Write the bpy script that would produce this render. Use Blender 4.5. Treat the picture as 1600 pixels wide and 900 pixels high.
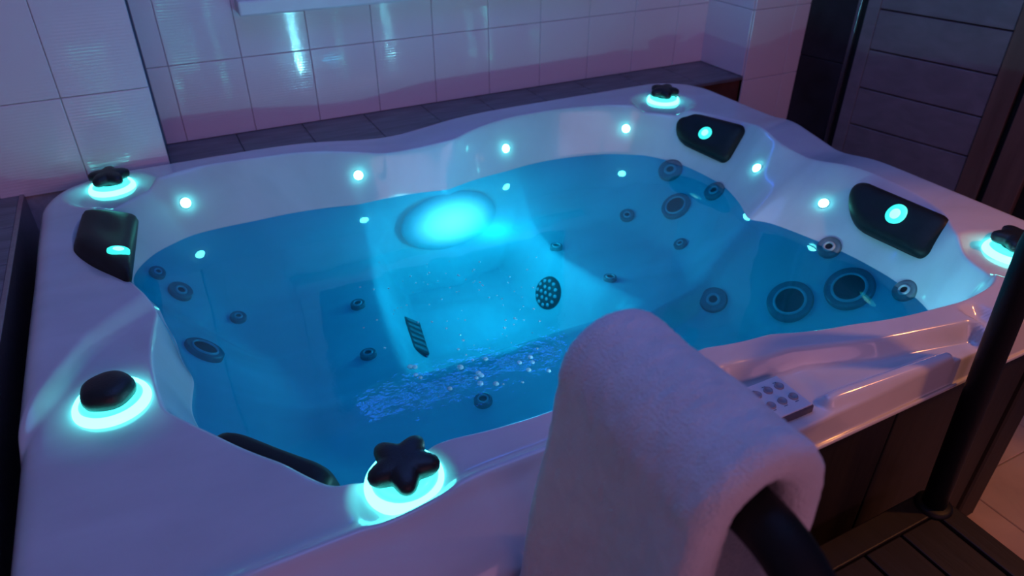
import bpy, bmesh, math, random
import numpy as np
from mathutils import Vector, Matrix, Euler, noise
from mathutils.bvhtree import BVHTree

random.seed(7); np.random.seed(7)
for o in list(bpy.data.objects): bpy.data.objects.remove(o, do_unlink=True)
scene = bpy.context.scene
C = scene.collection
R = math.radians

# ------------------------------------------------------------------ camera
CAMZ = 1.59
FPX, PITCH, YAW = 1108.0, R(32.8), R(27.0)
cam = bpy.data.cameras.new('camera')
cam.sensor_width = 36.0
cam.lens = FPX / 1600 * 36.0
cam.clip_start = 0.02
cam.dof.use_dof = True
cam.dof.focus_distance = 1.35
cam.dof.aperture_fstop = 4.0
camo = bpy.data.objects.new('camera', cam); C.objects.link(camo)
camo.location = (0, 0, CAMZ)
camo.rotation_euler = (R(90) - PITCH, 0, -YAW)
scene.camera = camo

# ------------------------------------------------------------------ world, lights, exposure
w = bpy.data.worlds.new('world'); scene.world = w; w.use_nodes = True
w.node_tree.nodes['Background'].inputs[0].default_value = (0.16, 0.32, 1.0, 1)
w.node_tree.nodes['Background'].inputs[1].default_value = 0.060
vs = scene.view_settings
vs.view_transform = 'Standard'; vs.look = 'None'; vs.gamma = 1.0; vs.exposure = 0.0
vs.use_curve_mapping = False

def area(name, loc, target, size, col, power, sy=None):
    l = bpy.data.lights.new(name, 'AREA'); l.energy = power; l.color = col; l.size = size
    if sy: l.shape = 'RECTANGLE'; l.size_y = sy
    o = bpy.data.objects.new(name, l); C.objects.link(o); o.location = loc
    o.rotation_euler = (Vector(target) - Vector(loc)).to_track_quat('-Z', 'Y').to_euler()
    return o
def point(name, loc, col, power, rad=0.03):
    l = bpy.data.lights.new(name, 'POINT'); l.energy = power; l.color = col; l.shadow_soft_size = rad
    o = bpy.data.objects.new(name, l); C.objects.link(o); o.location = loc
    return o
area('ceiling_violet_light', (0.7, 1.1, 2.55), (0.7, 1.2, 0), 1.6, (0.13, 0.26, 1.0), 10, 1.2)
area('pink_room_fill_light', (0.6, -2.8, 1.8), (0.6, 2.2, 1.0), 4.0, (1.0, 0.38, 0.56), 22, 1.2)  # added fill behind the camera, standing in for a pink-lit room
def spot(name, loc, target, col, power, ang, blend, rad):
    l = bpy.data.lights.new(name, 'SPOT'); l.energy = power; l.color = col; l.spot_size = R(ang); l.spot_blend = blend; l.shadow_soft_size = rad
    o = bpy.data.objects.new(name, l); C.objects.link(o); o.location = loc
    o.rotation_euler = (Vector(target) - Vector(loc)).to_track_quat('-Z', 'Y').to_euler()
spot('warm_lamp_light', (2.15, -0.10, 1.95), (1.36, 0.40, 0.45), (1.0, 0.34, 0.10), 42, 64, 0.5, 0.05)

# ------------------------------------------------------------------ helpers
def ray(u, v):
    x = (u - 800) / FPX; y = -(v - 450) / FPX
    df = math.cos(PITCH) + y * math.sin(PITCH); dz = -math.sin(PITCH) + y * math.cos(PITCH)
    return Vector((df * math.sin(YAW) + x * math.cos(YAW), df * math.cos(YAW) - x * math.sin(YAW), dz))
def on_z(u, v, z):
    r = ray(u, v); t = (z - CAMZ) / r.z
    return Vector((r.x * t, r.y * t, z))
def on_y(u, v, y):
    r = ray(u, v); t = y / r.y
    return Vector((r.x * t, y, CAMZ + r.z * t))

def obj(name, data, mat=None, parent=None):
    o = bpy.data.objects.new(name, data); C.objects.link(o)
    if mat is not None and data is not None and not data.materials: data.materials.append(mat)
    if parent is not None: o.parent = parent
    return o
def empty(name, loc=(0, 0, 0)):
    o = bpy.data.objects.new(name, None); C.objects.link(o); o.location = loc
    o.empty_display_size = 0.05
    return o
def tag(o, label=None, cat=None, group=None, kind=None):
    if label: o['label'] = label
    if cat: o['category'] = cat
    if group: o['group'] = group
    if kind: o['kind'] = kind
    return o
def pydata(name, verts, faces, smooth=True):
    me = bpy.data.meshes.new(name); me.from_pydata([tuple(v) for v in verts], [], faces)
    me.update()
    if smooth: me.polygons.foreach_set('use_smooth', [True] * len(me.polygons))
    return me
def box(name, lo, hi, bevel=0.0, seg=2):
    bm = bmesh.new(); bmesh.ops.create_cube(bm, size=1.0)
    lo = Vector(lo); hi = Vector(hi)
    for v in bm.verts:
        v.co = Vector((lo[i] + (v.co[i] + 0.5) * (hi[i] - lo[i]) for i in range(3)))
    if bevel: bmesh.ops.bevel(bm, geom=bm.edges[:], offset=bevel, segments=seg, affect='EDGES', profile=0.5)
    me = bpy.data.meshes.new(name); bm.to_mesh(me); bm.free()
    return me
def lathe(name, prof, n=32, scallop=None):
    """prof: list of (r, z) from the axis outwards/down; scallop(theta, r, z)->r"""
    vs_, fs = [], []
    for (r, z) in prof:
        for k in range(n):
            t = 2 * math.pi * k / n
            rr = scallop(t, r, z) if scallop else r
            vs_.append((rr * math.cos(t), rr * math.sin(t), z))
    m = len(prof)
    for i in range(m - 1):
        for k in range(n):
            a = i * n + k; b = i * n + (k + 1) % n
            fs.append((a, a + n, b + n, b))
    if prof[0][0] < 0.004: fs.append(tuple(range(n)))
    return pydata(name, vs_, fs)
def tube(name, pts, rad, n=14):
    vs_, fs = [], []
    pts = [Vector(p) for p in pts]
    up = Vector((1, 0, 0))
    for i, p in enumerate(pts):
        t = (pts[min(i + 1, len(pts) - 1)] - pts[max(i - 1, 0)]).normalized()
        a = up - t * up.dot(t)
        if a.length < 1e-3: a = Vector((0, 1, 0)) - t * t.y
        a.normalize(); b = t.cross(a)
        for k in range(n):
            q = 2 * math.pi * k / n
            vs_.append(p + a * (rad * math.cos(q)) + b * (rad * math.sin(q)))
    for i in range(len(pts) - 1):
        for k in range(n):
            a0 = i * n + k; b0 = i * n + (k + 1) % n
            fs.append((a0, b0, b0 + n, a0 + n))
    fs.append(tuple(range(n))[::-1]); fs.append(tuple((len(pts) - 1) * n + k for k in range(n)))
    return pydata(name, vs_, fs)
def frame_to(o, loc, nrm, spin=0.0):
    """local z on the normal, local x as near world x as it goes, then spun"""
    n = Vector(nrm).normalized(); x = Vector((1, 0, 0)) - n * n.x
    if x.length < 0.05: x = Vector((0, 1, 0)) - n * n.y
    x.normalize(); y = n.cross(x)
    m = Matrix((x, y, n)).transposed()
    o.location = loc
    o.rotation_euler = (m @ Matrix.Rotation(spin, 3, 'Z')).to_euler()

# ------------------------------------------------------------------ materials
def mat(name, col, rough=0.5, metal=0.0, spec=0.5, coat=0.0, emit=None, estr=0.0, var=0.0, vscale=8.0, bump=0.0, bscale=60.0, stretch=None):
    m = bpy.data.materials.new(name); m.use_nodes = True
    nt = m.node_tree; b = nt.nodes['Principled BSDF']
    b.inputs['Base Color'].default_value = (*col, 1); b.inputs['Roughness'].default_value = rough
    b.inputs['Metallic'].default_value = metal; b.inputs['Specular IOR Level'].default_value = spec
    b.inputs['Coat Weight'].default_value = coat; b.inputs['Coat Roughness'].default_value = 0.04
    if emit:
        b.inputs['Emission Color'].default_value = (*emit, 1); b.inputs['Emission Strength'].default_value = estr
    if var or bump:
        tc = nt.nodes.new('ShaderNodeTexCoord'); mp = nt.nodes.new('ShaderNodeMapping')
        nt.links.new(tc.outputs['Object'], mp.inputs[0])
        if stretch: mp.inputs['Scale'].default_value = stretch
    if var:
        n = nt.nodes.new('ShaderNodeTexNoise'); n.inputs['Scale'].default_value = vscale
        n.inputs['Detail'].default_value = 5; n.inputs['Distortion'].default_value = 0.6
        nt.links.new(mp.outputs[0], n.inputs['Vector'])
        cr = nt.nodes.new('ShaderNodeValToRGB')
        cr.color_ramp.elements[0].position = 0.3; cr.color_ramp.elements[1].position = 0.7
        cr.color_ramp.elements[0].color = (*[c * (1 - var) for c in col], 1)
        cr.color_ramp.elements[1].color = (*[min(1, c * (1 + var)) for c in col], 1)
        nt.links.new(n.outputs['Fac'], cr.inputs[0]); nt.links.new(cr.outputs[0], b.inputs['Base Color'])
    if bump:
        n2 = nt.nodes.new('ShaderNodeTexNoise'); n2.inputs['Scale'].default_value = bscale; n2.inputs['Detail'].default_value = 4
        nt.links.new(mp.outputs[0], n2.inputs['Vector'])
        bp = nt.nodes.new('ShaderNodeBump'); bp.inputs['Strength'].default_value = bump; bp.inputs['Distance'].default_value = 0.004
        nt.links.new(n2.outputs['Fac'], bp.inputs['Height']); nt.links.new(bp.outputs[0], b.inputs['Normal'])
    return m

M = {}
M['acrylic'] = mat('pearl_acrylic', (0.63, 0.63, 0.66), 0.16, coat=0.4, var=0.10, vscale=3.0, stretch=(1.0, 2.2, 0.8))
def wet(m):
    # below the water the acrylic meets water, not air, and hardly mirrors
    nt = m.node_tree; b = nt.nodes['Principled BSDF']
    g = nt.nodes.new('ShaderNodeNewGeometry'); sx = nt.nodes.new('ShaderNodeSeparateXYZ'); nt.links.new(g.outputs['Position'], sx.inputs[0])
    mr = nt.nodes.new('ShaderNodeMapRange'); mr.inputs['From Min'].default_value = 0.632; mr.inputs['From Max'].default_value = 0.642
    mr.inputs['To Min'].default_value = 0.02; mr.inputs['To Max'].default_value = 0.45
    nt.links.new(sx.outputs['Z'], mr.inputs['Value']); nt.links.new(mr.outputs[0], b.inputs['Coat Weight']); nt.links.new(mr.outputs[0], b.inputs['Specular IOR Level'])
wet(M['acrylic'])
M['black_rubber'] = mat('black_rubber', (0.009, 0.011, 0.013), 0.5, spec=0.3, var=0.2, vscale=30)
M['black_plastic'] = mat('black_plastic', (0.010, 0.012, 0.014), 0.45, bump=0.15, bscale=300)
M['black_metal'] = mat('black_powdercoat', (0.004, 0.004, 0.005), 0.5, spec=0.3, bump=0.1, bscale=400)
M['cyan'] = mat('cyan_led', (0.2, 0.9, 0.9), 0.3, emit=(0.12, 1.0, 0.92), estr=26)
M['ring'] = mat('cyan_lit_ring', (0.3, 0.9, 0.9), 0.25, emit=(0.10, 1.0, 0.92), estr=6.0)
M['plate'] = mat('cyan_lit_plate', (0.3, 0.9, 0.9), 0.2, emit=(0.06, 1.0, 0.92), estr=1.7)
M['badge'] = mat('cyan_lit_badge', (0.3, 0.9, 0.8), 0.25, emit=(0.02, 0.85, 0.65), estr=1.1)
M['badge_core'] = mat('cyan_badge_core', (0.3, 0.9, 0.8), 0.25, emit=(0.22, 1.0, 0.80), estr=2.2)
M['jet_ring'] = mat('smoke_grey_jet', (0.14, 0.17, 0.19), 0.25, var=0.15, vscale=40)
M['jet_bezel'] = mat('pale_jet_bezel', (0.42, 0.46, 0.50), 0.2, coat=0.4, var=0.1, vscale=40)
M['jet_hole'] = mat('dark_jet_nozzle', (0.003, 0.004, 0.006), 0.6, var=0.2, vscale=60)
M['pool_lamp'] = mat('blue_underwater_lamp', (0.63, 0.64, 0.66), 0.3, spec=0.02, emit=(1.0, 0.95, 1.0), estr=1.6)
nt = M['pool_lamp'].node_tree; tc = nt.nodes.new('ShaderNodeTexCoord'); vl = nt.nodes.new('ShaderNodeVectorMath'); vl.operation = 'LENGTH'
nt.links.new(tc.outputs['Object'], vl.inputs[0]); mr = nt.nodes.new('ShaderNodeMapRange'); mr.interpolation_type = 'SMOOTHSTEP'
mr.inputs['From Min'].default_value = 0.005; mr.inputs['From Max'].default_value = 0.082; mr.inputs['To Min'].default_value = 2.4; mr.inputs['To Max'].default_value = 0.0
nt.links.new(vl.outputs['Value'], mr.inputs['Value']); nt.links.new(mr.outputs[0], nt.nodes['Principled BSDF'].inputs['Emission Strength'])
M['cabinet'] = mat('dark_brown_cabinet', (0.013, 0.009, 0.007), 0.55, var=0.35, vscale=14, bump=0.2, bscale=60, stretch=(1, 1, 0.12))
M['step'] = mat('dark_wood_step', (0.010, 0.007, 0.007), 0.55, var=0.35, vscale=20, bump=0.3, bscale=80, stretch=(1, 0.1, 1))
M['grout'] = mat('grout', (0.46, 0.43, 0.47), 0.9, var=0.15, vscale=40)
M['greytile'] = mat('slate_grey_tile', (0.17, 0.16, 0.18), 0.42, var=0.35, vscale=9, bump=0.2, bscale=50, stretch=(0.5, 3.0, 1))
M['darktile'] = mat('dark_stone_tile', (0.016, 0.017, 0.024), 0.45, var=0.6, vscale=7, bump=0.2, bscale=30)
M['ledge_front'] = mat('brown_ledge_front', (0.10, 0.035, 0.025), 0.5, var=0.25, vscale=12)
M['alu'] = mat('brushed_trim', (0.32, 0.32, 0.36), 0.3, metal=0.9, var=0.1, vscale=60)
M['door'] = mat('pale_door_board', (0.21, 0.19, 0.205), 0.55, var=0.14, vscale=10, bump=0.15, bscale=40, stretch=(1, 0.2, 2))
M['door_frame'] = mat('wood_door_frame', (0.17, 0.10, 0.075), 0.5, var=0.25, vscale=12, bump=0.2, bscale=40, stretch=(2, 2, 0.15))
M['floor_tile'] = mat('beige_floor_tile', (0.48, 0.36, 0.30), 0.4, var=0.16, vscale=6, bump=0.1, bscale=30)
M['sill'] = mat('white_sill', (0.78, 0.78, 0.80), 0.35, var=0.03, vscale=10)
M['pane'] = mat('dark_window_pane', (0.02, 0.022, 0.035), 0.5, var=0.1, vscale=3)
M['plaster'] = mat('ceiling_plaster', (0.6, 0.6, 0.62), 0.9, var=0.05, vscale=5)
M['panel_white'] = mat('white_keypad', (0.72, 0.70, 0.74), 0.3, var=0.02, vscale=20)
M['button'] = mat('grey_button', (0.30, 0.28, 0.32), 0.35, var=0.1, vscale=60)
M['ink'] = mat('dark_print', (0.10, 0.09, 0.12), 0.5, var=0.1, vscale=60)
M['shadow_gap'] = mat('shadow_gap_black', (0.008, 0.008, 0.010), 0.6, var=0.1, vscale=20)  # near-black backing colour, painted as the shade in gaps between parts
M['bubble'] = mat('water_bubble', (0.75, 0.95, 1.0), 0.05, spec=0.8)
M['bluelamp'] = mat('blue_led_strip', (0.1, 0.2, 1.0), 0.4, emit=(0.02, 0.16, 1.0), estr=14.0)
b = M['bubble'].node_tree.nodes['Principled BSDF']; b.inputs['Alpha'].default_value = 0.35

def tile_mat():
    m = mat('glossy_white_tile', (0.85, 0.73, 0.77), 0.07, coat=0.5)
    nt = m.node_tree; b = nt.nodes['Principled BSDF']
    tc = nt.nodes.new('ShaderNodeTexCoord')
    wv = nt.nodes.new('ShaderNodeTexWave'); wv.bands_direction = 'Z'; wv.inputs['Scale'].default_value = 38
    wv.inputs['Distortion'].default_value = 0.4; wv.inputs['Detail'].default_value = 0.0
    n = nt.nodes.new('ShaderNodeTexNoise'); n.inputs['Scale'].default_value = 16
    nt.links.new(tc.outputs['Object'], wv.inputs['Vector']); nt.links.new(tc.outputs['Object'], n.inputs['Vector'])
    mx = nt.nodes.new('ShaderNodeMath'); mx.operation = 'MULTIPLY_ADD'; mx.inputs[1].default_value = 0.25
    nt.links.new(n.outputs['Fac'], mx.inputs[0]); nt.links.new(wv.outputs['Fac'], mx.inputs[2])
    bp = nt.nodes.new('ShaderNodeBump'); bp.inputs['Strength'].default_value = 1.0; bp.inputs['Distance'].default_value = 0.00016
    nt.links.new(mx.outputs[0], bp.inputs['Height']); nt.links.new(bp.outputs[0], b.inputs['Normal'])
    nt.links.new(bp.outputs[0], b.inputs['Coat Normal'])
    return m
M['tile'] = tile_mat()

def towel_mat():
    m = mat('white_terry', (0.84, 0.80, 0.82), 0.95, spec=0.1, var=0.06, vscale=30, bump=0.9, bscale=380)
    b = m.node_tree.nodes['Principled BSDF']
    b.inputs['Sheen Weight'].default_value = 0.5; b.inputs['Sheen Roughness'].default_value = 0.4
    return m
M['terry'] = towel_mat()

def water_mat():
    m = bpy.data.materials.new('blue_water'); m.use_nodes = True; nt = m.node_tree
    for n in list(nt.nodes):
        if n.type != 'OUTPUT_MATERIAL': nt.nodes.remove(n)
    out = [n for n in nt.nodes if n.type == 'OUTPUT_MATERIAL'][0]
    tr = nt.nodes.new('ShaderNodeBsdfTransparent'); tr.inputs[0].default_value = (0.08, 0.76, 0.90, 1)
    gl = nt.nodes.new('ShaderNodeBsdfGlossy'); gl.inputs['Roughness'].default_value = 0.02; gl.inputs['Color'].default_value = (1, 1, 1, 1)
    fr = nt.nodes.new('ShaderNodeFresnel'); fr.inputs['IOR'].default_value = 1.33
    mx = nt.nodes.new('ShaderNodeMixShader')
    tc = nt.nodes.new('ShaderNodeTexCoord')
    def noise_tex(sc, det):
        n = nt.nodes.new('ShaderNodeTexNoise'); n.inputs['Scale'].default_value = sc; n.inputs['Detail'].default_value = det
        nt.links.new(tc.outputs['Object'], n.inputs['Vector']); return n
    n = noise_tex(9, 1); n2 = noise_tex(34, 3)
    # the water is churned where the near seat's jet bubbles up
    mp = nt.nodes.new('ShaderNodeMapping'); mp.vector_type = 'POINT'; mp.inputs['Location'].default_value = (-0.46, -1.07, -0.64)
    nt.links.new(tc.outputs['Object'], mp.inputs[0])
    ln = nt.nodes.new('ShaderNodeVectorMath'); ln.operation = 'LENGTH'; nt.links.new(mp.outputs[0], ln.inputs[0])
    mr = nt.nodes.new('ShaderNodeMapRange'); mr.interpolation_type = 'SMOOTHSTEP'
    mr.inputs['From Min'].default_value = 0.10; mr.inputs['From Max'].default_value = 0.42; mr.inputs['To Min'].default_value = 1.1; mr.inputs['To Max'].default_value = 0.0
    nt.links.new(ln.outputs['Value'], mr.inputs['Value'])
    ma = nt.nodes.new('ShaderNodeMath'); ma.operation = 'MULTIPLY_ADD'
    nt.links.new(n2.outputs['Fac'], ma.inputs[0]); nt.links.new(mr.outputs[0], ma.inputs[1]); nt.links.new(n.outputs['Fac'], ma.inputs[2])
    bp = nt.nodes.new('ShaderNodeBump'); bp.inputs['Strength'].default_value = 0.12; bp.inputs['Distance'].default_value = 0.008
    nt.links.new(ma.outputs[0], bp.inputs['Height'])
    nt.links.new(bp.outputs[0], gl.inputs['Normal'])
    tl = nt.nodes.new('ShaderNodeBsdfTranslucent'); tl.inputs[0].default_value = (0.12, 0.74, 0.90, 1)
    hz = nt.nodes.new('ShaderNodeMixShader'); hz.inputs[0].default_value = 0.15
    nt.links.new(tr.outputs[0], hz.inputs[1]); nt.links.new(tl.outputs[0], hz.inputs[2])
    nt.links.new(fr.outputs[0], mx.inputs[0]); nt.links.new(hz.outputs[0], mx.inputs[1]); nt.links.new(gl.outputs[0], mx.inputs[2])
    nt.links.new(mx.outputs[0], out.inputs['Surface'])
    return m
M['water'] = water_mat()

# ------------------------------------------------------------------ room
YB, YP = 2.43, 2.166            # recessed back wall, front of the two wall piers
XL, XR = -0.010, 2.165          # sides of the recess
XC = 2.467                      # where the side wall starts
LEDGE = 0.745
TW = 0.2165
GAP = 0.0018

def tile_mesh_cache(cache, wdt, h):
    key = (round(wdt, 4), round(h, 4))
    if key not in cache:
        cache[key] = box('tile', (GAP / 2, -0.006, GAP / 2), (wdt - GAP / 2, 0.004, h - GAP / 2), 0.0018, 1)
    return cache[key]
tcache = {}
def tiled_wall(name, xs, zs, origin, rotz, side_label):
    """backing slab plus one tile object per cell; local x along the wall, front faces local -y"""
    o = obj(name, box(name, (xs[0], 0.0, 0.0), (xs[-1], 0.06, 2.6)), M['grout'])
    o.location = origin; o.rotation_euler = (0, 0, rotz)
    tag(o, side_label, None, None, 'structure')
    for i in range(len(xs) - 1):
        for j in range(len(zs) - 1):
            t = obj('tile', tile_mesh_cache(tcache, xs[i + 1] - xs[i], zs[j + 1] - zs[j]), M['tile'], o)
            t.location = (xs[i], 0, zs[j])
    return o
xs = [XL + 0.004] + [0.057 + TW * k for k in range(10)] + [XR]
tiled_wall('wall_back', xs, [LEDGE, 0.986, 1.231, 1.476, 1.721, 1.966], (0, YB, 0), 0, 'glossy white tiled wall behind the grey ledge')
xs = [-0.222 - TW * k for k in range(5, 0, -1)] + [-0.222, XL]
tiled_wall('wall_left_pier', xs, [0.753, 1.003, 1.253, 1.503, 1.753, 2.003], (0, YP, 0), 0, 'white tiled wall pier beside the grey side platform')
xs = [XR, XR + TW, XC]
tiled_wall('wall_right_pier', xs, [0.178, 0.453, 0.728, 1.003, 1.278, 1.553, 1.828], (0, YP, 0), 0, 'white tiled wall pier at the end of the ledge')
# the pier's reveal, facing the recess
tiled_wall('wall_right_reveal', [0, YB - YP], [LEDGE, 1.003, 1.278, 1.553, 1.828], (XR, YB, 0), R(-90), 'tiled side of the wall pier at the end of the ledge')

# grey ledge in the recess
lg = obj('wall_ledge', box('wall_ledge', (XL, YP + 0.012, 0), (XR, YB + 0.01, LEDGE - 0.012)), M['ledge_front'])
tag(lg, 'brown fronted ledge topped with slate grey tiles behind the tub', None, None, 'structure')
n_ = 10; tw = (XR - XL) / n_
lt = box('ledge_tile', (0.0006, 0, 0), (tw - 0.0006, YB - YP + 0.004, 0.014), 0.002, 1)
for k in range(n_):
    t = obj('tile', lt, M['greytile'], lg); t.location = (XL + tw * k, YP - 0.004, LEDGE - 0.014)

# grey side platform
PZ = 0.762
pf = obj('wall_left_platform', box('wall_left_platform', (-1.3, 0.1, 0), (-0.392, YP, PZ - 0.012)), M['grout'])
tag(pf, 'low platform of slate grey tiles beside the tub', None, None, 'structure')
pt = box('platform_tile', (0.0015, 0.0015, 0), (0.4485, 0.2035, 0.013), 0.002, 1)
for i in range(2):
    for j in range(10):
        t = obj('tile', pt, M['greytile'], pf); t.location = (-0.392 - 0.45 * (i + 1), YP - 0.205 * (j + 1), PZ - 0.013)
tag(obj('trim_1', box('trim_1', (-0.394, 0.1, 0.0), (-0.382, YP - 0.003, PZ + 0.002), 0.002), M['alu']), 'grey metal edge strip along the side platform', None, None, 'structure')

tag(obj('wall_left', box('wall_left', (-1.36, -1.4, 0), (-1.30, YP, 2.6)), M['plaster']), 'plain pale wall beyond the grey side platform', None, None, 'structure')

# window above the ledge
win = empty('window_1', (0.285, YB, 1.12)); tag(win, 'window with white sill above the tiled ledge', None, None, 'structure')
s = obj('window_sill', box('window_sill', (0, -0.075, 0.0), (1.30, 0.0, 0.045), 0.006), M['sill'], win)
s = obj('window_frame', box('window_frame', (0.02, -0.03, 0.045), (0.09, 0.0, 0.80), 0.004), M['sill'], win)
s = obj('window_frame', box('window_frame', (1.21, -0.03, 0.045), (1.28, 0.0, 0.80), 0.004), M['sill'], win)
s = obj('window_frame', box('window_frame', (0.09, -0.03, 0.73), (1.21, 0.0, 0.80), 0.004), M['sill'], win)
s = obj('window_pane', box('window_pane', (0.09, -0.012, 0.045), (1.21, -0.006, 0.73)), M['pane'], win)

# blue light bar above the window
lb = empty('light_bar', (0.45, YB, 1.80)); tag(lb, 'slim blue light bar on the wall above the window', 'wall lamp')
obj('housing', box('housing', (0, -0.05, 0.0), (1.05, 0.0, 0.07), 0.006), M['sill'], lb)
obj('diffuser', box('diffuser', (0.02, -0.062, 0.012), (1.03, -0.049, 0.058), 0.004), M['bluelamp'], lb)

# side wall: dark stone column, metal strip, boarded door; the wall runs 12 degrees off square
WA = R(-90) + R(12.3)
def side_t(u, v):                          # distance along the side wall of a pixel
    r = ray(u, v); d = Vector((math.sin(R(12.3)), -math.cos(R(12.3)))); n = Vector((-d.y, d.x))
    t = (n.x * XC + n.y * YP) / (n.x * r.x + n.y * r.y)
    return (Vector((r.x * t - XC, r.y * t - YP))).dot(d), CAMZ + r.z * t
sw = empty('wall_right', (XC, YP, 0)); sw.rotation_euler = (0, 0, WA)
tag(sw, 'dark stone column of the side wall next to the boarded door', None, None, 'structure')
T1 = side_t(1352, 0)[0]
zz = [0.0, 0.40, 0.80, 1.19, 1.59, 1.99, 2.6]
obj('wall_core', box('wall_core', (0, 0.004, 0), (T1 + 1.6, 0.06, 2.6)), M['shadow_gap'], sw)
for j in range(6):
    obj('tile', box('tile', (0.0, -0.006, zz[j] + 0.0015), (T1 - 0.02, 0.006, zz[j + 1] - 0.0015), 0.002, 1), M['darktile'], sw)
obj('metal_strip', box('metal_strip', (T1 - 0.018, -0.014, 0), (T1 - 0.004, 0.004, 2.6), 0.002), M['alu'], sw)
dr = empty('door_1', (XC, YP, 0)); dr.rotation_euler = (0, 0, WA)
tag(dr, 'pale boarded door with horizontal grooves beside the dark stone column', None, None, 'structure')
D0 = T1 + 0.022; D1 = side_t(1583, 60)[0]
pl_ = [side_t(1380, 16)[1], side_t(1380, 80)[1], side_t(1380, 146)[1]]
pitch = (pl_[0] - pl_[2]) / 2
zb = [pl_[1] + pitch * k for k in range(-9, 8)]
zb = [z for z in zb if -0.2 < z < 2.3]
obj('stile', box('stile', (D0, -0.018, 0.0), (D0 + 0.05, 0.003, 2.2), 0.003), M['door'], dr)
for j in range(len(zb) - 1):
    obj('board', box('board', (D0 + 0.05, -0.016, max(0.0, zb[j]) + 0.0025), (D1 - 0.002, 0.003, zb[j + 1] - 0.0025), 0.0025, 1), M['door'], dr)
obj('stile', box('stile', (D1, -0.020, 0.0), (D1 + 0.075, 0.003, 2.2), 0.003), M['door_frame'], dr)
obj('door_jamb', box('door_jamb', (D1 + 0.10, -0.035, 0.0), (D1 + 0.20, 0.003, 2.25), 0.004), M['door_frame'], dr)

# floor of large tiles
fl = obj('floor', box('floor', (-1.4, -1.4, -0.08), (3.8, 2.6, -0.008)), M['grout'])
tag(fl, 'beige tiled floor beside the tub', None, None, 'structure')
ft = box('floor_tile', (0.0015, 0.0015, -0.012), (0.3985, 0.3985, 0.0), 0.002, 1)
for i in range(-5, 8):
    for j in range(-1, 7):
        t = obj('tile', ft, M['floor_tile'], fl); t.location = (0.60 + 0.4 * i, -0.53 + 0.4 * j - 0.4, 0)
tag(obj('ceiling', box('ceiling', (-1.4, -1.4, 2.6), (4.2, 2.6, 2.66)), M['plaster']), 'plain white ceiling', None, None, 'structure')

# ------------------------------------------------------------------ hot tub shell
CX, CY = 0.70, 1.25
X0, X1, Y0, Y1 = -0.335, 1.835, 0.552, 2.150
CR = 0.20
WZ = 0.640                                   # water level
NT = 1200
th = np.arange(NT) * 2 * np.pi / NT
def periodic(pts, sigma):
    a = np.array(sorted([(p[0] % 360, p[1]) for p in pts])); t = np.degrees(th)
    xp = np.concatenate([a[:, 0] - 360, a[:, 0], a[:, 0] + 360]); fp = np.tile(a[:, 1], 3)
    r = np.interp(t, xp, fp)
    k = np.arange(-60, 61); g = np.exp(-0.5 * (k * 360.0 / NT / sigma) ** 2); g /= g.sum()
    return np.convolve(np.concatenate([r[-60:], r, r[:60]]), g, 'valid')
# inner edge of the rim and the water line, read off the photograph at rim and water height
RIM = [(170.9, .81), (179.5, .822), (186.7, .831), (192.8, .837), (201, .803), (211.2, .775), (218, .778), (219.6, .772), (223.1, .708),
       (228.3, .654), (237.6, .599), (243.7, .567), (262, .50), (279.3, .495), (293, .556), (304.3, .679), (313.8, .828), (316.5, .881), (322, .965),
       (326.1, .995), (330, .975), (336, .985), (341, 1.02), (346.3, 1.025), (356.5, 1.008), (3.1, .984), (12.1, .975), (21.3, 1.05), (32.0, 1.055),
       (38, 1.045), (47.1, 1.0), (66.8, .842), (82.2, .715), (99.7, .739), (121, .93), (128.9, 1.04), (135, 1.085), (142, 1.10), (147, 1.115), (151, 1.09),
       (155.4, 1.045), (158.9, .972), (163.9, .876)]
WAT = [(148.9, 1.014), (145.5, 1.031), (141, 1.035), (134.6, 1.003), (126.3, .894), (108.8, .727), (85.8, .664), (68.8, .76), (59.4, .845), (46, .95),
       (38.4, .985), (31.3, .971), (19.3, .893), (10.4, .799), (5.9, .745), (3.5, .785), (-5.2, .823), (-13.7, .869), (-22.4, .91), (-28.7, .925), (-36, .93),
       (-43.5, .83), (-55.7, .63), (-67, .51), (-81, .465), (-98, .47), (-116, .535), (-131.7, .62), (-137, .66), (-142, .73), (-152, .745), (-160, .765),
       (-168, .785), (-176.3, .790), (176.6, .772), (164.8, .821), (155.7, .893)]
r_i = periodic(RIM, 1.0); r_w = periodic(WAT, 1.2)
r_w = np.minimum(r_w, r_i - 0.012)
def sdf(x, y):                               # distance to the outer rounded rectangle, positive inside
    hx, hy = (X1 - X0) / 2 - CR, (Y1 - Y0) / 2 - CR
    qx = np.abs(x - (X0 + X1) / 2) - hx; qy = np.abs(y - (Y0 + Y1) / 2) - hy
    return -(np.hypot(np.maximum(qx, 0), np.maximum(qy, 0)) + np.minimum(np.maximum(qx, qy), 0) - CR)
ct, st = np.cos(th), np.sin(th)
lo_ = np.zeros(NT); hi_ = np.full(NT, 2.0)
for _ in range(40):
    mid = (lo_ + hi_) / 2; ins = sdf(CX + mid * ct, CY + mid * st) > 0
    lo_ = np.where(ins, mid, lo_); hi_ = np.where(ins, hi_, mid)
r_o = lo_
def sstep(a, b_, x):
    t = np.clip((x - a) / (b_ - a), 0, 1); return t * t * (3 - 2 * t)
def gauss(x, y, cx, cy, s): return np.exp(-((x - cx) ** 2 + (y - cy) ** 2) / (2 * s * s))
KBL = on_z(173, 292, .80); KBR = on_z(1036, 157, .80); KR = on_z(1580, 396, .80); KL = on_z(176, 630, .79); KF = on_z(628, 756, .79)
def disk(x, y, c, r, s): return 1 - sstep(r - s, r + s, np.hypot(x - c[0], y - c[1]))
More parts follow.
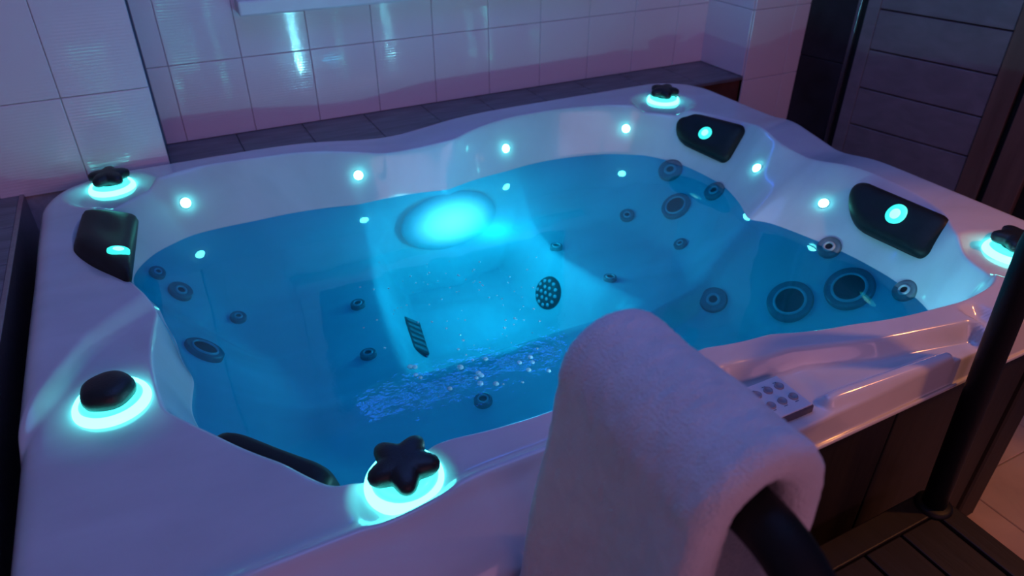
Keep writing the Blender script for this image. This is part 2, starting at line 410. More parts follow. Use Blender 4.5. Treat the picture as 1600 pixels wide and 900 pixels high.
def deck(x, y):
    z = np.full_like(x, 0.797)
    for k, d in ((KBL, .026), (KBR, .024), (KR, .022)):
        z = z - d * disk(x, y, k, 0.098, 0.022)
    # dips of the rim between the seats
    z = z - 0.030 * np.exp(-((x - 0.63) / 0.20) ** 2) * sstep(1.7, 1.9, y)
    z = z - 0.020 * np.exp(-((y - 1.36) / 0.09) ** 2) * sstep(1.5, 1.65, x)
    z = z + 0.010 * np.exp(-((y - 1.56) / 0.06) ** 2) * sstep(1.5, 1.65, x)
    # left deck: a raised shoulder behind the pillow, lower towards the front
    yb = np.interp(x, [-.34, -.30, -.22, -.10, 0.0], [1.06, 1.15, 1.30, 1.42, 1.46])
    z = z - 0.022 * (1 - sstep(-0.035, 0.035, y - yb)) * (1 - sstep(0.15, 0.30, x))
    z = z - 0.012 * gauss(x, y, -0.21, 1.62, 0.075)
    z = z - 0.008 * disk(x, y, KL, 0.09, 0.045)
    # front left: knob well behind a crest, then the rim falls away to the front
    left = 1 - sstep(0.45, 0.62, x)
    z = z + left * 0.011 * np.exp(-((y - 0.662) / 0.014) ** 2) * sstep(-.3, -.1, x)
    z = z - left * np.clip((0.660 - y) / 0.11, 0, 1) ** 1.35 * 0.075
    z = z - 0.010 * disk(x, y, KF, 0.074, 0.012) * sstep(0.655, 0.675, y)
    # front right: ridge along the water, lower shelf with the keypad, end block
    right = sstep(0.45, 0.62, x) * (1 - sstep(1.285, 1.305, x))
    edge = np.interp(x, [.45, .78, .92, 1.08, 1.27, 1.34], [.742, .758, .738, .689, .652, .644])
    z = z - right * 0.036 * sstep(0.050, 0.078, edge - y)
    z = z - right * 0.006 * disk(x, y, (0.85, 0.63), 0.075, 0.02)
    A_, B_ = on_z(1297, 617, .775), on_z(1486, 545, .785); ab = np.array([B_.x - A_.x, B_.y - A_.y]); L2 = (ab ** 2).sum()
    tt = np.clip(((x - A_.x) * ab[0] + (y - A_.y) * ab[1]) / L2, 0, 1)
    bar = np.hypot(x - A_.x - tt * ab[0], y - A_.y - tt * ab[1])
    z = z + right * 0.015 * (1 - sstep(0.004, 0.020, bar))
    blk = sstep(1.305, 1.325, x) * (1 - sstep(1.35, 1.37, x))
    z = z - 0.022 * blk * (1 - sstep(0.60, 0.64, y))
    # raised outer ridge and rounded outer edge
    e = np.maximum(sdf(x, y), 0)
    Rr = 0.042
    z = z - np.where(e < Rr, Rr - np.sqrt(np.maximum(Rr ** 2 - (Rr - e) ** 2, 0)), 0) * np.where(y < 0.62, 0.25, 1.0)
    return z
FLOORZ = 0.325
def basin(x, y, d, t):
    """height below the water line; d = radial distance inside it"""
    deg = np.degrees(t) % 360
    steep = np.exp(-((deg - 88) / 13.0) ** 2)                      # the lamp wall at the back has no seat
    k = 0.80 + 3.4 * steep
    z = WZ - k * d
    seat = np.full_like(x, 0.490)
    seat = seat - 0.030 * gauss(x, y, 0.18, 1.62, 0.16) - 0.03 * gauss(x, y, 1.22, 1.62, 0.14)
    s3 = sstep(0.0, 0.05, (1.33 - y) - 0.22 * (1.44 - x)) * sstep(0.86, 0.96, x)
    seat = seat - 0.055 * s3
    s4 = sstep(0.0, 0.06, 1.30 - y) * (1 - sstep(0.82, 0.95, x))
    seat = seat + 0.012 * s4 - 0.03 * gauss(x, y, 0.38, 1.0, 0.16) * s4
    # smooth maximum of back rest and seat
    q = 0.035; h = np.clip(0.5 + 0.5 * (z - seat) / q, 0, 1)
    zz_ = seat * (1 - h) + z * h + q * h * (1 - h)
    zz_ = np.minimum(zz_, WZ + 0.0)
    # foot well
    xa = np.interp(y, [1.25, 1.40, 1.68, 1.90], [.41, .425, .465, .515]); xb = np.interp(y, [1.24, 1.41, 1.64, 1.95], [1.045, .99, .95, .975])
    inside = sstep(-0.05, 0.07, x - xa) * sstep(-0.05, 0.07, xb - x) * sstep(-0.03, 0.06, y - 1.30)
    deep = np.maximum(FLOORZ, WZ - 4.5 * d)
    return zz_ * (1 - inside) + np.minimum(zz_, deep) * inside
NI, NW, ND, NS = 90, 16, 46, 10
rows_r, rows_z = [], []
for i in range(NI):
    f = (i / NI) ** 0.85 if i else 0.004
    r = r_w * f; x, y = CX + r * ct, CY + r * st
    rows_r.append(r); rows_z.append(basin(x, y, r_w - r, th))
ze = deck(CX + (r_i + 0.012) * ct, CY + (r_i + 0.012) * st)
for i in range(NW):
    f = i / NW
    rows_r.append(r_w + (r_i - r_w) * f); rows_z.append(WZ + (ze - WZ) * f)
for i in range(ND + 1):
    f = i / ND; f = 0.5 * f + 0.5 * (f * f * (3 - 2 * f))
    r = r_i + (r_o - r_i) * f
    rows_r.append(r); rows_z.append(deck(CX + r * ct, CY + r * st))
rr = np.array(rows_r); zz2 = np.array(rows_z)
ic = NI + NW
for it in range(2):                          # soften the water-side edge of the rim
    a, b_ = ic - 3, ic + 4
    rr[a:b_] = 0.5 * rr[a:b_] + 0.25 * (rr[a - 1:b_ - 1] + rr[a + 1:b_ + 1]); zz2[a:b_] = 0.5 * zz2[a:b_] + 0.25 * (zz2[a - 1:b_ - 1] + zz2[a + 1:b_ + 1])
SKB = 0.690
sk_r, sk_z = [], []
for i in range(1, NS + 1):
    f = i / NS
    sk_r.append(r_o); sk_z.append(zz2[-1] * (1 - f) + SKB * f)
for dr_, dz_ in ((0.004, 0.003), (0.006, 0.0), (0.006, -0.006), (0.003, -0.010), (-0.006, -0.011)):
    sk_r.append(r_o + dr_); sk_z.append(np.full(NT, SKB + dz_))
sk_r.append(r_o - 0.035); sk_z.append(np.full(NT, SKB - 0.011))
rr = np.vstack([rr, sk_r]); zz2 = np.vstack([zz2, sk_z])
NR = rr.shape[0]
vx = CX + rr * ct; vy = CY + rr * st
V = np.stack([vx, vy, zz2], -1).reshape(-1, 3)
idx = np.arange(NR * NT).reshape(NR, NT)
a = idx[:-1]; b_ = np.roll(a, -1, 1); d_ = idx[1:]; c_ = np.roll(d_, -1, 1)
F = np.stack([a, d_, c_, b_], -1).reshape(-1, 4)
faces = [tuple(f) for f in F.tolist()] + [tuple(idx[0].tolist())]
verts = [Vector(v) for v in V.tolist()]
bvh = BVHTree.FromPolygons(verts, faces)
def hit(u, v):
    r = ray(u, v).normalized()
    loc, n, i, d = bvh.ray_cast(Vector((0, 0, CAMZ)), r)
    # average normal of a small neighbourhood
    acc = Vector()
    for du, dv in ((0, 0), (6, 0), (-6, 0), (0, 5), (0, -5)):
        l2, n2, *_ = bvh.ray_cast(Vector((0, 0, CAMZ)), ray(u + du, v + dv).normalized())
        if l2 is not None and (l2 - loc).length < 0.06:
            if n2.dot(ray(u, v)) > 0: n2 = -n2
            acc += n2
    return loc, acc.normalized()

tub = empty('hot_tub', (0.75, 1.35, 0.0))
tag(tub, 'white acrylic hot tub filled with glowing blue water', 'hot tub')
def part(name, me, m, par=tub):
    o = obj(name, me, m)
    o.parent = par
    if par is tub: o.matrix_parent_inverse = Matrix.Translation(-Vector((0.75, 1.35, 0.0)))
    return o
part('shell', pydata('shell', verts, faces), M['acrylic'])

# cabinet below the shell
CB0, CB1 = 0.592, 2.11
XA, XB = -0.295, 1.735
part('cabinet_core', box('cabinet_core', (XA + .02, CB0 + .02, 0.0), (XB - .02, CB0 + .05, 0.685)), M['shadow_gap'])
npan = 4; pw = (XB - 0.10 - (XA + 0.10)) / npan
for k in range(npan):
    part('front_panel', box('front_panel', (XA + .10 + pw * k + 0.002, CB0 + 0.004, 0.02), (XA + .10 + pw * (k + 1) - 0.002, CB0 + 0.025, 0.684), 0.003), M['cabinet'])
for xa, xb in ((XA, XA + 0.098), (XB - 0.098, XB)):
    part('corner_post', box('corner_post', (xa, CB0 - 0.004, 0.0), (xb, CB0 + 0.09, 0.686), 0.012), M['cabinet'])
part('side_panel', box('side_panel', (XB - 0.03, CB0 + 0.092, 0.02), (XB - 0.008, CB1, 0.686), 0.003), M['cabinet'])
part('side_panel', box('side_panel', (XA + 0.008, CB0 + 0.092, 0.02), (XA + 0.03, CB1, 0.686), 0.003), M['cabinet'])
part('back_panel', box('back_panel', (XA + 0.03, CB1 - 0.03, 0.02), (XB - 0.03, CB1 - 0.008, 0.686), 0.003), M['cabinet'])

# ---- diverter knobs on glowing rings
ring_me = lathe('light_ring', [(0.050, 0.010), (0.0515, 0.0145), (0.054, 0.0155), (0.057, 0.013), (0.061, 0.007), (0.0625, 0.001), (0.0625, -0.014)], 56)
plate_me = lathe('glow_plate', [(0.003, 0.020), (0.036, 0.020), (0.040, 0.016), (0.044, 0.012), (0.046, 0.0125), (0.049, 0.011), (0.0515, 0.010)], 56)
def star(t, r, z):
    if z < 0.024: return r
    wgt = min(1, max(0, (r - 0.012) / 0.02))
    c = math.cos(5 * t)
    c = c ** 0.75 if c > 0 else -((-c) ** 1.3)
    return r * (1 + wgt * (0.19 * c - 0.03))
knob_prof = [(0.002, 0.054), (0.018, 0.0545), (0.030, 0.053), (0.040, 0.050), (0.0465, 0.045), (0.048, 0.039), (0.0470, 0.032), (0.0445, 0.027), (0.036, 0.025), (0.030, 0.022), (0.030, 0.016)]
star_me = lathe('knob_cap', knob_prof, 96, star)
cap_prof = [(0.002, 0.050), (0.018, 0.0495), (0.030, 0.047), (0.0385, 0.041), (0.042, 0.033), (0.043, 0.024), (0.041, 0.018)]
cap_me = lathe('knob_cap', cap_prof, 56, lambda t, r, z: r * (1 + 0.025 * math.cos(5 * t) * min(1, r / 0.03)))
pix = [((176, 294), 'star', R(300), 0.95), ((1036, 157), 'star', R(250), 0.95), ((1582, 396), 'star', R(205), 1.0), ((176, 630), 'cap', 0, 1.0), ((634, 752), 'star', R(259), 1.0)]
for (u, v), kind, spin, sc in pix:
    loc, n = hit(u, v)
    n = (n * 0.35 + Vector((0, 0, 1))).normalized()
    k = empty('diverter_knob'); k.parent = tub; k.matrix_parent_inverse = Matrix.Translation(-Vector((0.75, 1.35, 0.0)))
    frame_to(k, loc - Vector((0, 0, 0.001)), n, spin); k.scale = (sc, sc, sc)
    obj('light_ring', ring_me, M['ring'], k); obj('glow_plate', plate_me, M['plate'], k)
    obj('knob_cap', star_me if kind == 'star' else cap_me, M['black_plastic'], k)

# ---- small wall lights
led_me = lathe('led_lens', [(0.001, 0.0115), (0.005, 0.0108), (0.0095, 0.008), (0.0128, 0.004), (0.0136, -0.003)], 20)
bez_me = lathe('led_bezel', [(0.0133, -0.002), (0.0136, 0.0022), (0.0152, 0.0018), (0.0165, -0.001)], 20)
def led(loc, n):
    k = empty('rim_light'); k.parent = tub; k.matrix_parent_inverse = Matrix.Translation(-Vector((0.75, 1.35, 0.0)))
    frame_to(k, loc, n)
    obj('led_lens', led_me, M['cyan'], k); obj('led_bezel', bez_me, M['sill'], k)
for (u, v) in ((290, 317), (560, 274), (790, 232), (978, 201), (1183, 263), (1287, 318)):
    loc, n = hit(u, v); led(loc, n)
def wall_point(deg, f=0.55):                 # a place on the wall above the water, by direction from the middle
    i = int(round((deg % 360) / 360 * NT)) % NT
    j = NI + int(NW * f)
    p = Vector((vx[j, i], vy[j, i], zz2[j, i]))
    a1 = Vector((vx[j, (i + 4) % NT] - vx[j, i - 4], vy[j, (i + 4) % NT] - vy[j, i - 4], zz2[j, (i + 4) % NT] - zz2[j, i - 4]))
    a2 = Vector((vx[j + 2, i] - vx[j - 2, i], vy[j + 2, i] - vy[j - 2, i], zz2[j + 2, i] - zz2[j - 2, i]))
    n = a1.cross(a2).normalized()
    if n.dot(Vector((CX, CY, 0.9)) - p) < 0: n = -n
    return p, n
for deg in (-126, -84, -60, -44, -142):            # on the near wall: their reflections show on the tiles
    p_, n_l = wall_point(deg, 0.25); led(p_, n_l)
    if deg in (-84, -44): point('rim_light_glow', p_ + n_l * 0.03, (0.22, 0.80, 1.0), 6.0 if deg == -84 else 0.9, 0.012)

# ---- head rests
def pillow_mesh(wd, ht, tk, dside=0.0):
    """padded head rest in its own plane: x along, y up the slope, z out; dside rounds the -x end fully"""
    nx, ny = 36, 24; vs_, fs = [], []
    def outline(a, b2):
        x = a * wd / 2; y = b2 * ht / 2
        if a < 0:                                     # rounder end
            rad = dside * ht / 2
        else: rad = 0.42 * ht / 2
        ex = wd / 2 - rad; ey = ht / 2 - rad
        m = max(abs(x) / (wd / 2), abs(y) / (ht / 2))
        if m < 1e-6: return x, y
        # point on the boundary in this direction, pulled in to the rounded corner
        bx, by = x / m, y / m
        if abs(bx) > ex and abs(by) > ey:
            dx, dy = abs(bx) - ex, abs(by) - ey; l = math.hypot(dx, dy)
            s_ = rad / max(l, 1e-6)
            if s_ < 1: bx = math.copysign(ex + dx * s_, bx); by = math.copysign(ey + dy * s_, by)
        return bx * m, by * m
    for j in range(ny + 1):
        for i in range(nx + 1):
            a, b2 = 2 * i / nx - 1, 2 * j / ny - 1
            x, y = outline(a, b2); m = max(abs(a), abs(b2))
            z = tk * (1 - m ** 5) ** 0.5 * (0.80 + 0.35 * math.cos(b2 * 1.2) * (1 - 0.25 * a)) if m < 1 else 0
            z -= 0.30 * tk * math.exp(-((a * 2.2) ** 2 + (b2 * 2.2) ** 2))
            vs_.append((x, y, z))
    for j in range(ny):
        for i in range(nx):
            q = j * (nx + 1) + i
            fs.append((q, q + 1, q + nx + 2, q + nx + 1))
    nb = len(vs_)
    rim = [i for i in range(nx + 1)] + [(j + 1) * (nx + 1) - 1 for j in range(1, ny + 1)] + [ny * (nx + 1) + i for i in range(nx - 1, -1, -1)] + [j * (nx + 1) for j in range(ny - 1, 0, -1)]
    for i in rim: vs_.append((vs_[i][0] * .98, vs_[i][1] * .98, -tk * 0.9))
    L = len(rim)
    for i in range(L): fs.append((rim[(i + 1) % L], rim[i], nb + i, nb + (i + 1) % L))
    fs.append(tuple(nb + i for i in range(L)))
    return pydata('pillow', vs_, fs)
badge_me = lathe('badge', [(0.001, 0.004), (0.012, 0.0038), (0.020, 0.003), (0.0225, 0.001), (0.023, -0.006)], 32)
core_me = lathe('badge_core', [(0.001, 0.0062), (0.007, 0.006), (0.011, 0.0045), (0.0115, 0.002)], 24)
def pillow(P, tk, dside, lit=None, bs=1.0):
    """P: corners top-start, top-end, bottom-end, bottom-start; the pad is the rounded patch between them"""
    c = (P[0] + P[1] + P[2] + P[3]) / 4
    al = (P[1] - P[0] + P[2] - P[3]) / 2; up = (P[0] - P[3] + P[1] - P[2]) / 2
    wd, ht = al.length, up.length
    an = al.normalized(); un = (up - an * up.dot(an)).normalized(); nn = an.cross(un)
    k = empty('headrest_pillow'); k.parent = tub; k.matrix_parent_inverse = Matrix.Translation(-Vector((0.75, 1.35, 0.0)))
    k.matrix_basis = Matrix(((an.x, un.x, nn.x, c[0]), (an.y, un.y, nn.y, c[1]), (an.z, un.z, nn.z, c[2]), (0, 0, 0, 1)))
    loc4 = [Vector(((p - c).dot(an), (p - c).dot(un), (p - c).dot(nn))) for p in P]
    me = pillow_mesh(wd, ht, tk, dside)
    for v in me.vertices:
        a = v.co.x / wd + 0.5; b2 = v.co.y / ht + 0.5
        q = (loc4[3] * (1 - a) + loc4[2] * a) * (1 - b2) + (loc4[0] * (1 - a) + loc4[1] * a) * b2
        v.co = Vector((q.x, q.y, q.z + v.co.z))
    obj('pad', me, M['black_rubber'], k)
    if lit:
        bb = obj('lit_badge', badge_me, M['badge'], k); bb.scale = (bs, bs, bs); me.update()
        # drop the badge on the pad where the pixel's ray meets it
        bv = BVHTree.FromPolygons([v.co for v in me.vertices], [tuple(f.vertices) for f in me.polygons])
        inv = Matrix((an, un, nn)); ro = inv @ (Vector((0, 0, CAMZ)) - c); rd = (inv @ ray(*lit)).normalized()
        hl, hn, *_ = bv.ray_cast(ro, rd)
        if hn.dot(rd) > 0: hn = -hn
        frame_to(bb, hl, hn)
        obj('badge_core', core_me, M['badge_core'], bb)
    return k
def pillow_px(tl, tr, br, bl, zt, zb, tk, dside, lit, bs=1.0):
    P = []
    for q in (tl, tr, br, bl):
        p, n = hit(*q); P.append(p + n * (0.011 if q == tl else 0.005))
    return pillow(P, tk, dside, lit, bs)
pillow_px((1330, 278), (1490, 346), (1446, 408), (1324, 352), (.775, .775), (.700, .700), 0.020, 0.95, (1400, 335), 1.25)
pillow_px((1064, 175), (1170, 199), (1136, 258), (1052, 218), (.775, .775), (.695, .695), 0.020, 0.95, (1102, 208), 1.05)
pillow_px((114, 394), (130, 334), (216, 340), (207, 446), (.788, .788), (.70, .70), 0.024, 0.30, (185, 391), 1.0)
# the fourth head rest hangs on the near seat's wall, seen edge-on
pa = on_z(322, 664, .765); pb = on_z(536, 750, .765)
al = (pa - pb); al.normalize()
inn = Vector((-al.y, al.x, 0))
if inn.dot(Vector((CX, CY, 0)) - Vector((pa.x, pa.y, 0))) < 0: inn = -inn
upv = Vector((0, 0, 1)) - inn * 0.25
c4 = (pa + pb) / 2 + inn * 0.000 - Vector((0, 0, 0.055))
if al.cross(upv).dot(inn) < 0: al = -al
upn = upv.normalized(); h2 = upn * 0.055; w2 = al * 0.12
pillow([c4 - w2 + h2, c4 + w2 + h2, c4 + w2 - h2, c4 - w2 - h2], 0.030, 0.35)

# ---- water jets
def jet_parts(r, hole):
    ringp = [(r * (hole + 0.1), 0.004), (r * (hole * 0.5 + 0.5), 0.0055), (r * 0.90, 0.0065), (r * 0.98, 0.004), (r * 1.0, -0.022)]
    bw = 0.13 if hole > 0.5 else 0.22
    bezp = [(r * hole, 0.002), (r * (hole + 0.03), 0.008), (r * (hole + bw * 0.6), 0.009), (r * (hole + bw), 0.006), (r * (hole + bw + 0.02), 0.001)]
    holep = [(0.0008, 0.0045), (r * hole * 0.7, 0.0045), (r * hole * 1.04, 0.0055)]
    return lathe('jet_ring', ringp, 32), lathe('jet_nozzle', holep, 24), lathe('jet_bezel', bezp, 32)
jc = {}
def jet(u, v, r, hole):
    loc, n = hit(u, v)
    if loc is None: return
    n = (n + Vector((0, 0, 0.12))).normalized(); loc = loc + n * 0.005
    if (r, hole) not in jc: jc[(r, hole)] = jet_parts(r, hole)
    k = empty('water_jet'); k.parent = tub; k.matrix_parent_inverse = Matrix.Translation(-Vector((0.75, 1.35, 0.0)))
    frame_to(k, loc, n)
    a_, b2, c2 = jc[(r, hole)]
    obj('jet_ring', a_, M['jet_ring'], k); obj('jet_bezel', c2, M['jet_bezel'], k); obj('jet_nozzle', b2, M['jet_hole'], k)
for q in ((245, 428, .021, .28), (281, 457, .032, .28), (372, 498, .022, .3), (318, 549, .046, .55), (560, 478, .021, .4), (576, 556, .021, .4),
          (1048, 267, .042, .28), (1117, 300, .034, .28), (1057, 323, .050, .58), (980, 338, .025, .3), (1064, 383, .022, .3), (869, 388, .020, .5), (953, 437, .020, .5),
          (1115, 470, .040, .28), (1235, 472, .062, .58), (1328, 452, .064, .58), (1296, 388, .032, .28), (1415, 456, .030, .28), (755, 628, .022, .4)):
    jet(*q)

# ---- suction grilles in the foot well
def grille(u, v, r):
    loc, n = hit(u, v)
    k = empty('suction_grille'); k.parent = tub; k.matrix_parent_inverse = Matrix.Translation(-Vector((0.75, 1.35, 0.0)))
    frame_to(k, loc, n)
    obj('grille_cover', lathe('grille_cover', [(0.001, 0.014), (r * 0.6, 0.012), (r * 0.9, 0.007), (r, -0.004)], 36), M['jet_hole'], k)
    hm = lathe('grille_bubble', [(0.0008, 0.0155), (0.0055, 0.0150), (0.006, 0.006)], 10)  # pale studs stand for air bubbles on the dark cover, not holes
    for rr_, m in ((0.0, 1), (r * 0.36, 6), (r * 0.70, 12)):
        for q in range(m):
            t = 2 * math.pi * q / m
            h_ = obj('grille_bubble', hm, M['jet_bezel'], k); h_.location = (rr_ * math.cos(t), rr_ * math.sin(t), -0.0045 * (rr_ / r) ** 2 * 1.2)
grille(857, 458, 0.055)
loc, n = hit(651, 526)
k = empty('filter_grate'); k.parent = tub; k.matrix_parent_inverse = Matrix.Translation(-Vector((0.75, 1.35, 0.0)))
pa, pb = hit(642, 503)[0], hit(657, 553)[0]
ax = (pb - pa).normalized(); nz = (n - ax * n.dot(ax)).normalized(); ay = nz.cross(ax)
mid = (pa + pb) / 2
k.matrix_basis = Matrix(((ax.x, ay.x, nz.x, mid.x), (ax.y, ay.y, nz.y, mid.y), (ax.z, ay.z, nz.z, mid.z + 0.004), (0, 0, 0, 1)))
L_ = (pb - pa).length
obj('grate_frame', box('grate_frame', (-L_ / 2, -.028, -.012), (L_ / 2, .028, .008), 0.004), M['jet_hole'], k)
for q in range(6):
    s_ = obj('grate_slot', box('grate_slot', (-L_ / 2 + L_ * (q + .25) / 6, -.022, .004), (-L_ / 2 + L_ * (q + .75) / 6, .022, .0095), 0.001, 1), M['jet_ring'], k)

# ---- underwater lamp in the back wall of the foot well
loc, n = hit(705, 345)
k = empty('underwater_lamp'); k.parent = tub; k.matrix_parent_inverse = Matrix.Translation(-Vector((0.75, 1.35, 0.0)))
frame_to(k, loc, n)
k.scale = (1.9, 1.05, 1)
obj('lamp_lens', lathe('lamp_lens', [(0.001, 0.012), (0.02, 0.0115), (0.045, 0.010), (0.07, 0.006), (0.085, -0.002), (0.088, -0.010)], 40), M['pool_lamp'], k)
point('underwater_lamp_light', Vector((loc.x + n.x * 0.30, loc.y + n.y * 0.30, 0.585)), (0.03, 0.70, 1.0), 3.0, 0.06)  # added light, set well off the lens to reach the seats more evenly
# ---- keypad on the front shelf
loc, n = hit(1240, 632)
PZ_ = loc.z
kp = empty('control_panel', (0, 0, 0)); kp.parent = tub; kp.matrix_parent_inverse = Matrix.Translation(-Vector((0.75, 1.35, 0.0)))
TOPZ = PZ_ + 0.015
ca = on_z(1215, 585, TOPZ); cb = on_z(1270, 632, TOPZ); cc = on_z(1216, 655, TOPZ)
yy0 = (cb.y + cc.y) / 2; yy1 = ca.y; xx1 = (ca.x + cb.x) / 2
kp.location = (xx1 - 0.105, (yy0 + yy1) / 2, PZ_ + 0.003)
hw, hh = 0.105, (yy1 - yy0) / 2
obj('panel_body', box('panel_body', (-hw - .0015, -hh - .0015, -0.014), (hw + .0015, hh + .0015, 0.0100), 0.003), M['ink'], kp)
obj('panel_face', box('panel_face', (-hw + .001, -hh + .001, 0.009), (hw - .001, hh - .001, 0.012), 0.002), M['panel_white'], kp)
btn = lathe('button', [(0.0008, 0.0022), (0.0055, 0.0022), (0.0064, 0.0032), (0.0080, 0.0030), (0.0086, 0.0)], 20)
mk = box('print_mark', (-0.004, -0.0006, 0), (0.004, 0.0006, 0.0003))
p1 = on_z(1217, 604, TOPZ); p2 = on_z(1237, 621, TOPZ)
bsp = (on_z(1217, 604, TOPZ) - on_z(1183, 618, TOPZ)).length / 2
ox = kp.location.x; oy = kp.location.y
for row, (pp, dy) in enumerate(((p1, 0.011), (p2, -0.011))):
    for q in range(6):
        bb = obj('button', btn, M['button'], kp); bb.location = (p1.x - ox - bsp * q + (0.002 if row else 0), pp.y - oy, 0.012)
        m_ = obj('print_mark', mk, M['ink'], kp); m_.location = (p1.x - ox - bsp * q, pp.y - oy + dy, 0.0119)

# ------------------------------------------------------------------ water
wr = np.linspace(0.0, 1.0, 24)[1:]
wv = [(CX, CY, WZ)]
sub = np.arange(0, NT, 3); ns = len(sub)
for f in wr:
    for i in sub: 
        q = (r_w[i] + 0.004) * f
        wv.append((CX + q * ct[i], CY + q * st[i], WZ))
wf = [(0, 1 + i, 1 + (i + 1) % ns) for i in range(ns)]
for j in range(len(wr) - 1):
    for i in range(ns):
        a_ = 1 + j * ns + i; b2 = 1 + j * ns + (i + 1) % ns
        wf.append((a_, a_ + ns, b2 + ns, b2))
wo = obj('water', pydata('water', wv, wf), M['water'])
tag(wo, 'clear water lit bright blue inside the hot tub', 'water', None, 'stuff')
# bubbles drifting on it
bm = bmesh.new()
for q in range(120):
    if q < 90: u, v = random.gauss(735, 75), random.gauss(470, 55)
    else: u, v = random.gauss(750, 85), random.gauss(575, 30)
    p = on_z(u, v, WZ); r = random.choice((0.0015, 0.002, 0.0025, 0.003)) if q < 90 else random.uniform(0.003, 0.008)
    if u > 860 or v > 660 or v < 395 : continue
    mtx = Matrix.Translation(p) @ Matrix.Diagonal((1, 1, 0.7, 1))
    bmesh.ops.create_icosphere(bm, subdivisions=2, radius=r, matrix=mtx)
me = bpy.data.meshes.new('bubbles'); bm.to_mesh(me); bm.free()
me.polygons.foreach_set('use_smooth', [True] * len(me.polygons))
tag(obj('bubbles', me, M['bubble']), 'tiny air bubbles floating on the blue water', 'bubbles', None, 'stuff')

# ------------------------------------------------------------------ step with hand rails
SX0, SX1, SY0, SY1, SZ = 0.35, 1.325, 0.06, 0.548, 0.36
stp = empty('tub_step', ((SX0 + SX1) / 2, (SY0 + SY1) / 2, 0)); tag(stp, 'dark wooden step with slatted top in front of the tub', 'step')
def spart(name, lo, hi, bev=0.003):
    o = obj(name, box(name, lo, hi, bev), M['step']); o.parent = stp; o.matrix_parent_inverse = Matrix.Translation(-stp.location)
    return o
spart('back_rail_board', (SX0, SY1 - 0.055, SZ - 0.03), (SX1, SY1, SZ))
spart('front_rail_board', (SX0, SY0, SZ - 0.03), (SX1, SY0 + 0.055, SZ))
spart('end_board', (SX0, SY0 + 0.057, SZ - 0.03), (SX0 + 0.055, SY1 - 0.057, SZ))
spart('end_board', (SX1 - 0.055, SY0 + 0.057, SZ - 0.03), (SX1, SY1 - 0.057, SZ))
nsl = 8; sw_ = (SX1 - SX0 - 0.114) / nsl
for q in range(nsl):
    spart('slat', (SX0 + 0.057 + sw_ * q + 0.003, SY0 + 0.057, SZ - 0.028), (SX0 + 0.057 + sw_ * (q + 1) - 0.003, SY1 - 0.057, SZ - 0.004))
spart('side_board', (SX1 - 0.03, SY0 + 0.01, 0.0), (SX1 - 0.008, SY1 - 0.01, SZ - 0.03))
spart('side_board', (SX0 + 0.008, SY0 + 0.01, 0.0), (SX0 + 0.03, SY1 - 0.01, SZ - 0.03))
spart('riser_board', (SX0 + 0.03, SY0 + 0.015, 0.0), (SX1 - 0.03, SY0 + 0.035, SZ - 0.03))
spart('riser_board', (SX0 + 0.03, SY1 - 0.035, 0.0), (SX1 - 0.03, SY1 - 0.015, SZ - 0.03))

def rail(xb, xt, yb, yt, yf, ztop, rad, label):
    """inverted U: back foot (xb, yb), top bar at x=xt from yt towards the front yf"""
    k = empty('hand_rail', (xb, yb, SZ)); tag(k, label, 'hand rail')
    pts = []
    rb = 0.10
    pts.append(Vector((xb, yb, SZ + 0.004)))
    for q in range(1, 9): pts.append(Vector((xb + (xt - xb) * q / 9, yb + (yt - yb) * q / 9, SZ + (ztop - rb - SZ) * q / 9)))
    for q in range(0, 11):
        t = q / 10 * math.pi / 2
        pts.append(Vector((xt, yt - rb + rb * math.cos(t), ztop - rb + rb * math.sin(t))))
    for q in range(1, 6): pts.append(Vector((xt, yt - rb + (yf + rb - yt + rb) * q / 6, ztop)))
    for q in range(0, 11):
        t = q / 10 * math.pi / 2
        pts.append(Vector((xt, yf + rb - rb * math.sin(t), ztop - rb + rb * math.cos(t))))
    for q in range(1, 7): pts.append(Vector((xt + (xb - xt) * q / 6, yf, ztop - rb + (SZ - ztop + rb) * q / 6)))
    o = obj('tube', tube('tube', pts, rad, 18), M['black_metal']); o.parent = k; o.matrix_parent_inverse = Matrix.Translation(-k.location)
    for y in (yb, yf):
        f_ = obj('foot_flange', lathe('foot_flange', [(0.001, 0.010), (rad * 1.3, 0.010), (rad * 1.55, 0.006), (rad * 1.6, 0.0)], 24), M['black_metal'])
        f_.parent = k; f_.matrix_parent_inverse = Matrix.Translation(-k.location); f_.location = (xb, y, SZ)
    return k
BARZ = 1.09
rail(0.386, 0.376, 0.515, 0.515, 0.165, BARZ, 0.025, 'black tubular hand rail with the white towel draped over it')
rail(1.285, 1.225, 0.510, 0.515, 0.115, BARZ + 0.03, 0.024, 'bare black tubular hand rail at the open end of the step')

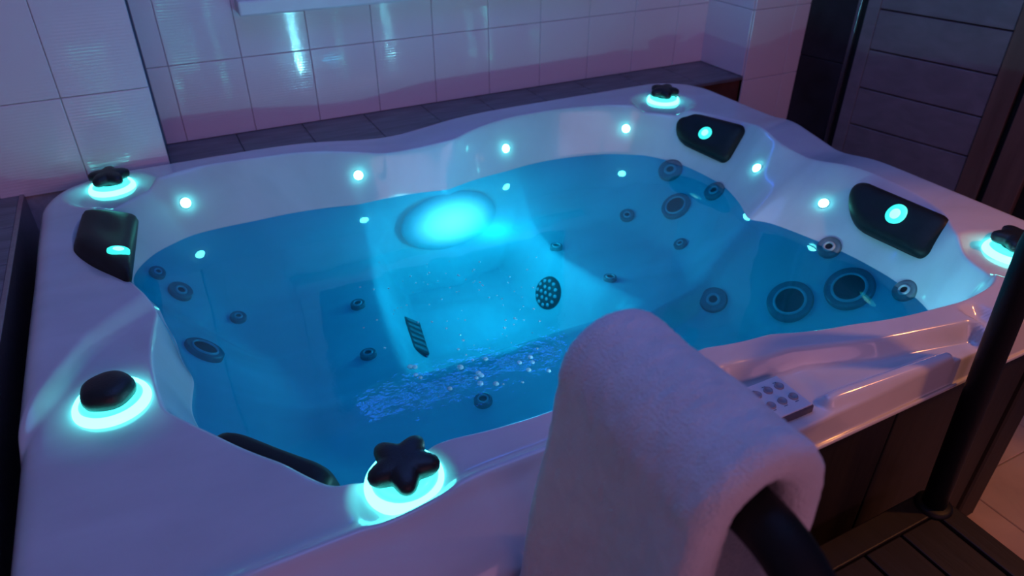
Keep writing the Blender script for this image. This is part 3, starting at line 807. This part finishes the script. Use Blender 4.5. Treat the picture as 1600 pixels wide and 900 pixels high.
# ------------------------------------------------------------------ towel
def towel():
    y0, y1 = 0.262, 0.512
    ny, nsct = 90, 220
    # centre line of the drape in the x-z plane, from the left hem over the bar to the right hem
    pts = []
    xb = 0.380; rad = 0.053; zt = BARZ + 0.002
    for q in range(60): pts.append((xb - rad - 0.030 * (1 - q / 60), 0.62 + (zt - 0.62) * q / 60))
    for q in range(41):
        t = math.pi - math.pi * q / 40
        pts.append((xb + rad * math.cos(t), zt + rad * math.sin(t)))
    for q in range(1, 50): pts.append((xb + rad + 0.015 * q / 50, zt - (zt - 0.70) * q / 50))
    pts = np.array(pts); n = len(pts)
    d = np.gradient(pts, axis=0); d /= np.linalg.norm(d, axis=1)[:, None]
    nr = np.stack([-d[:, 1], d[:, 0]], -1)        # outward on the left / top
    half = 0.022
    vs_, fs = [], []
    # closed cross sections: outer line forward, inner line back
    loopn = 2 * n
    for j in range(ny + 1):
        f = j / ny; y = y0 + (y1 - y0) * f
        endr = min(f, 1 - f) * (y1 - y0)
        hr = half * math.sqrt(max(0.0, 1 - max(0, 1 - endr / 0.022) ** 2)) if endr < 0.022 else half
        hr = max(hr, 0.001)
        for s_ in (1, -1):
            rng = range(n) if s_ > 0 else range(n - 1, -1, -1)
            for i in rng:
                x, z = pts[i]
                yy = y
                drop = max(0, zt - z)
                # folds and flare towards the hem
                fl = 0.010 * math.sin(y * 26 + 1.0) * min(1, drop / 0.25)
                wob = 0.008 * noise.noise(Vector((x * 4, y * 9, z * 5)))
                fine = 0.0012 * noise.noise(Vector((x * 90 + s_, y * 90, z * 90))) + 0.0010 * noise.noise(Vector((x * 220 + s_, y * 220, z * 220)))
                off = s_ * hr + fl + wob + fine * s_
                yy += 0.045 * (f - 0.42) * min(1.0, drop / 0.4) + 0.006 * noise.noise(Vector((x * 7 + 9, y * 3, z * 7)))
                vs_.append((x + nr[i, 0] * off, yy, z + nr[i, 1] * off))
    for j in range(ny):
        for i in range(loopn):
            a_ = j * loopn + i; b2 = j * loopn + (i + 1) % loopn
            fs.append((a_, b2, b2 + loopn, a_ + loopn))
    for i in range(n - 1):
        a_, b2, c2, d2 = i, i + 1, loopn - 2 - i, loopn - 1 - i
        fs.append((d2, c2, b2, a_)); o_ = ny * loopn; fs.append((a_ + o_, b2 + o_, c2 + o_, d2 + o_))
    me = pydata('towel', vs_, fs)
    o = obj('towel', me, M['terry'])
    tag(o, 'fluffy white folded towel draped over the black hand rail', 'towel')
towel()
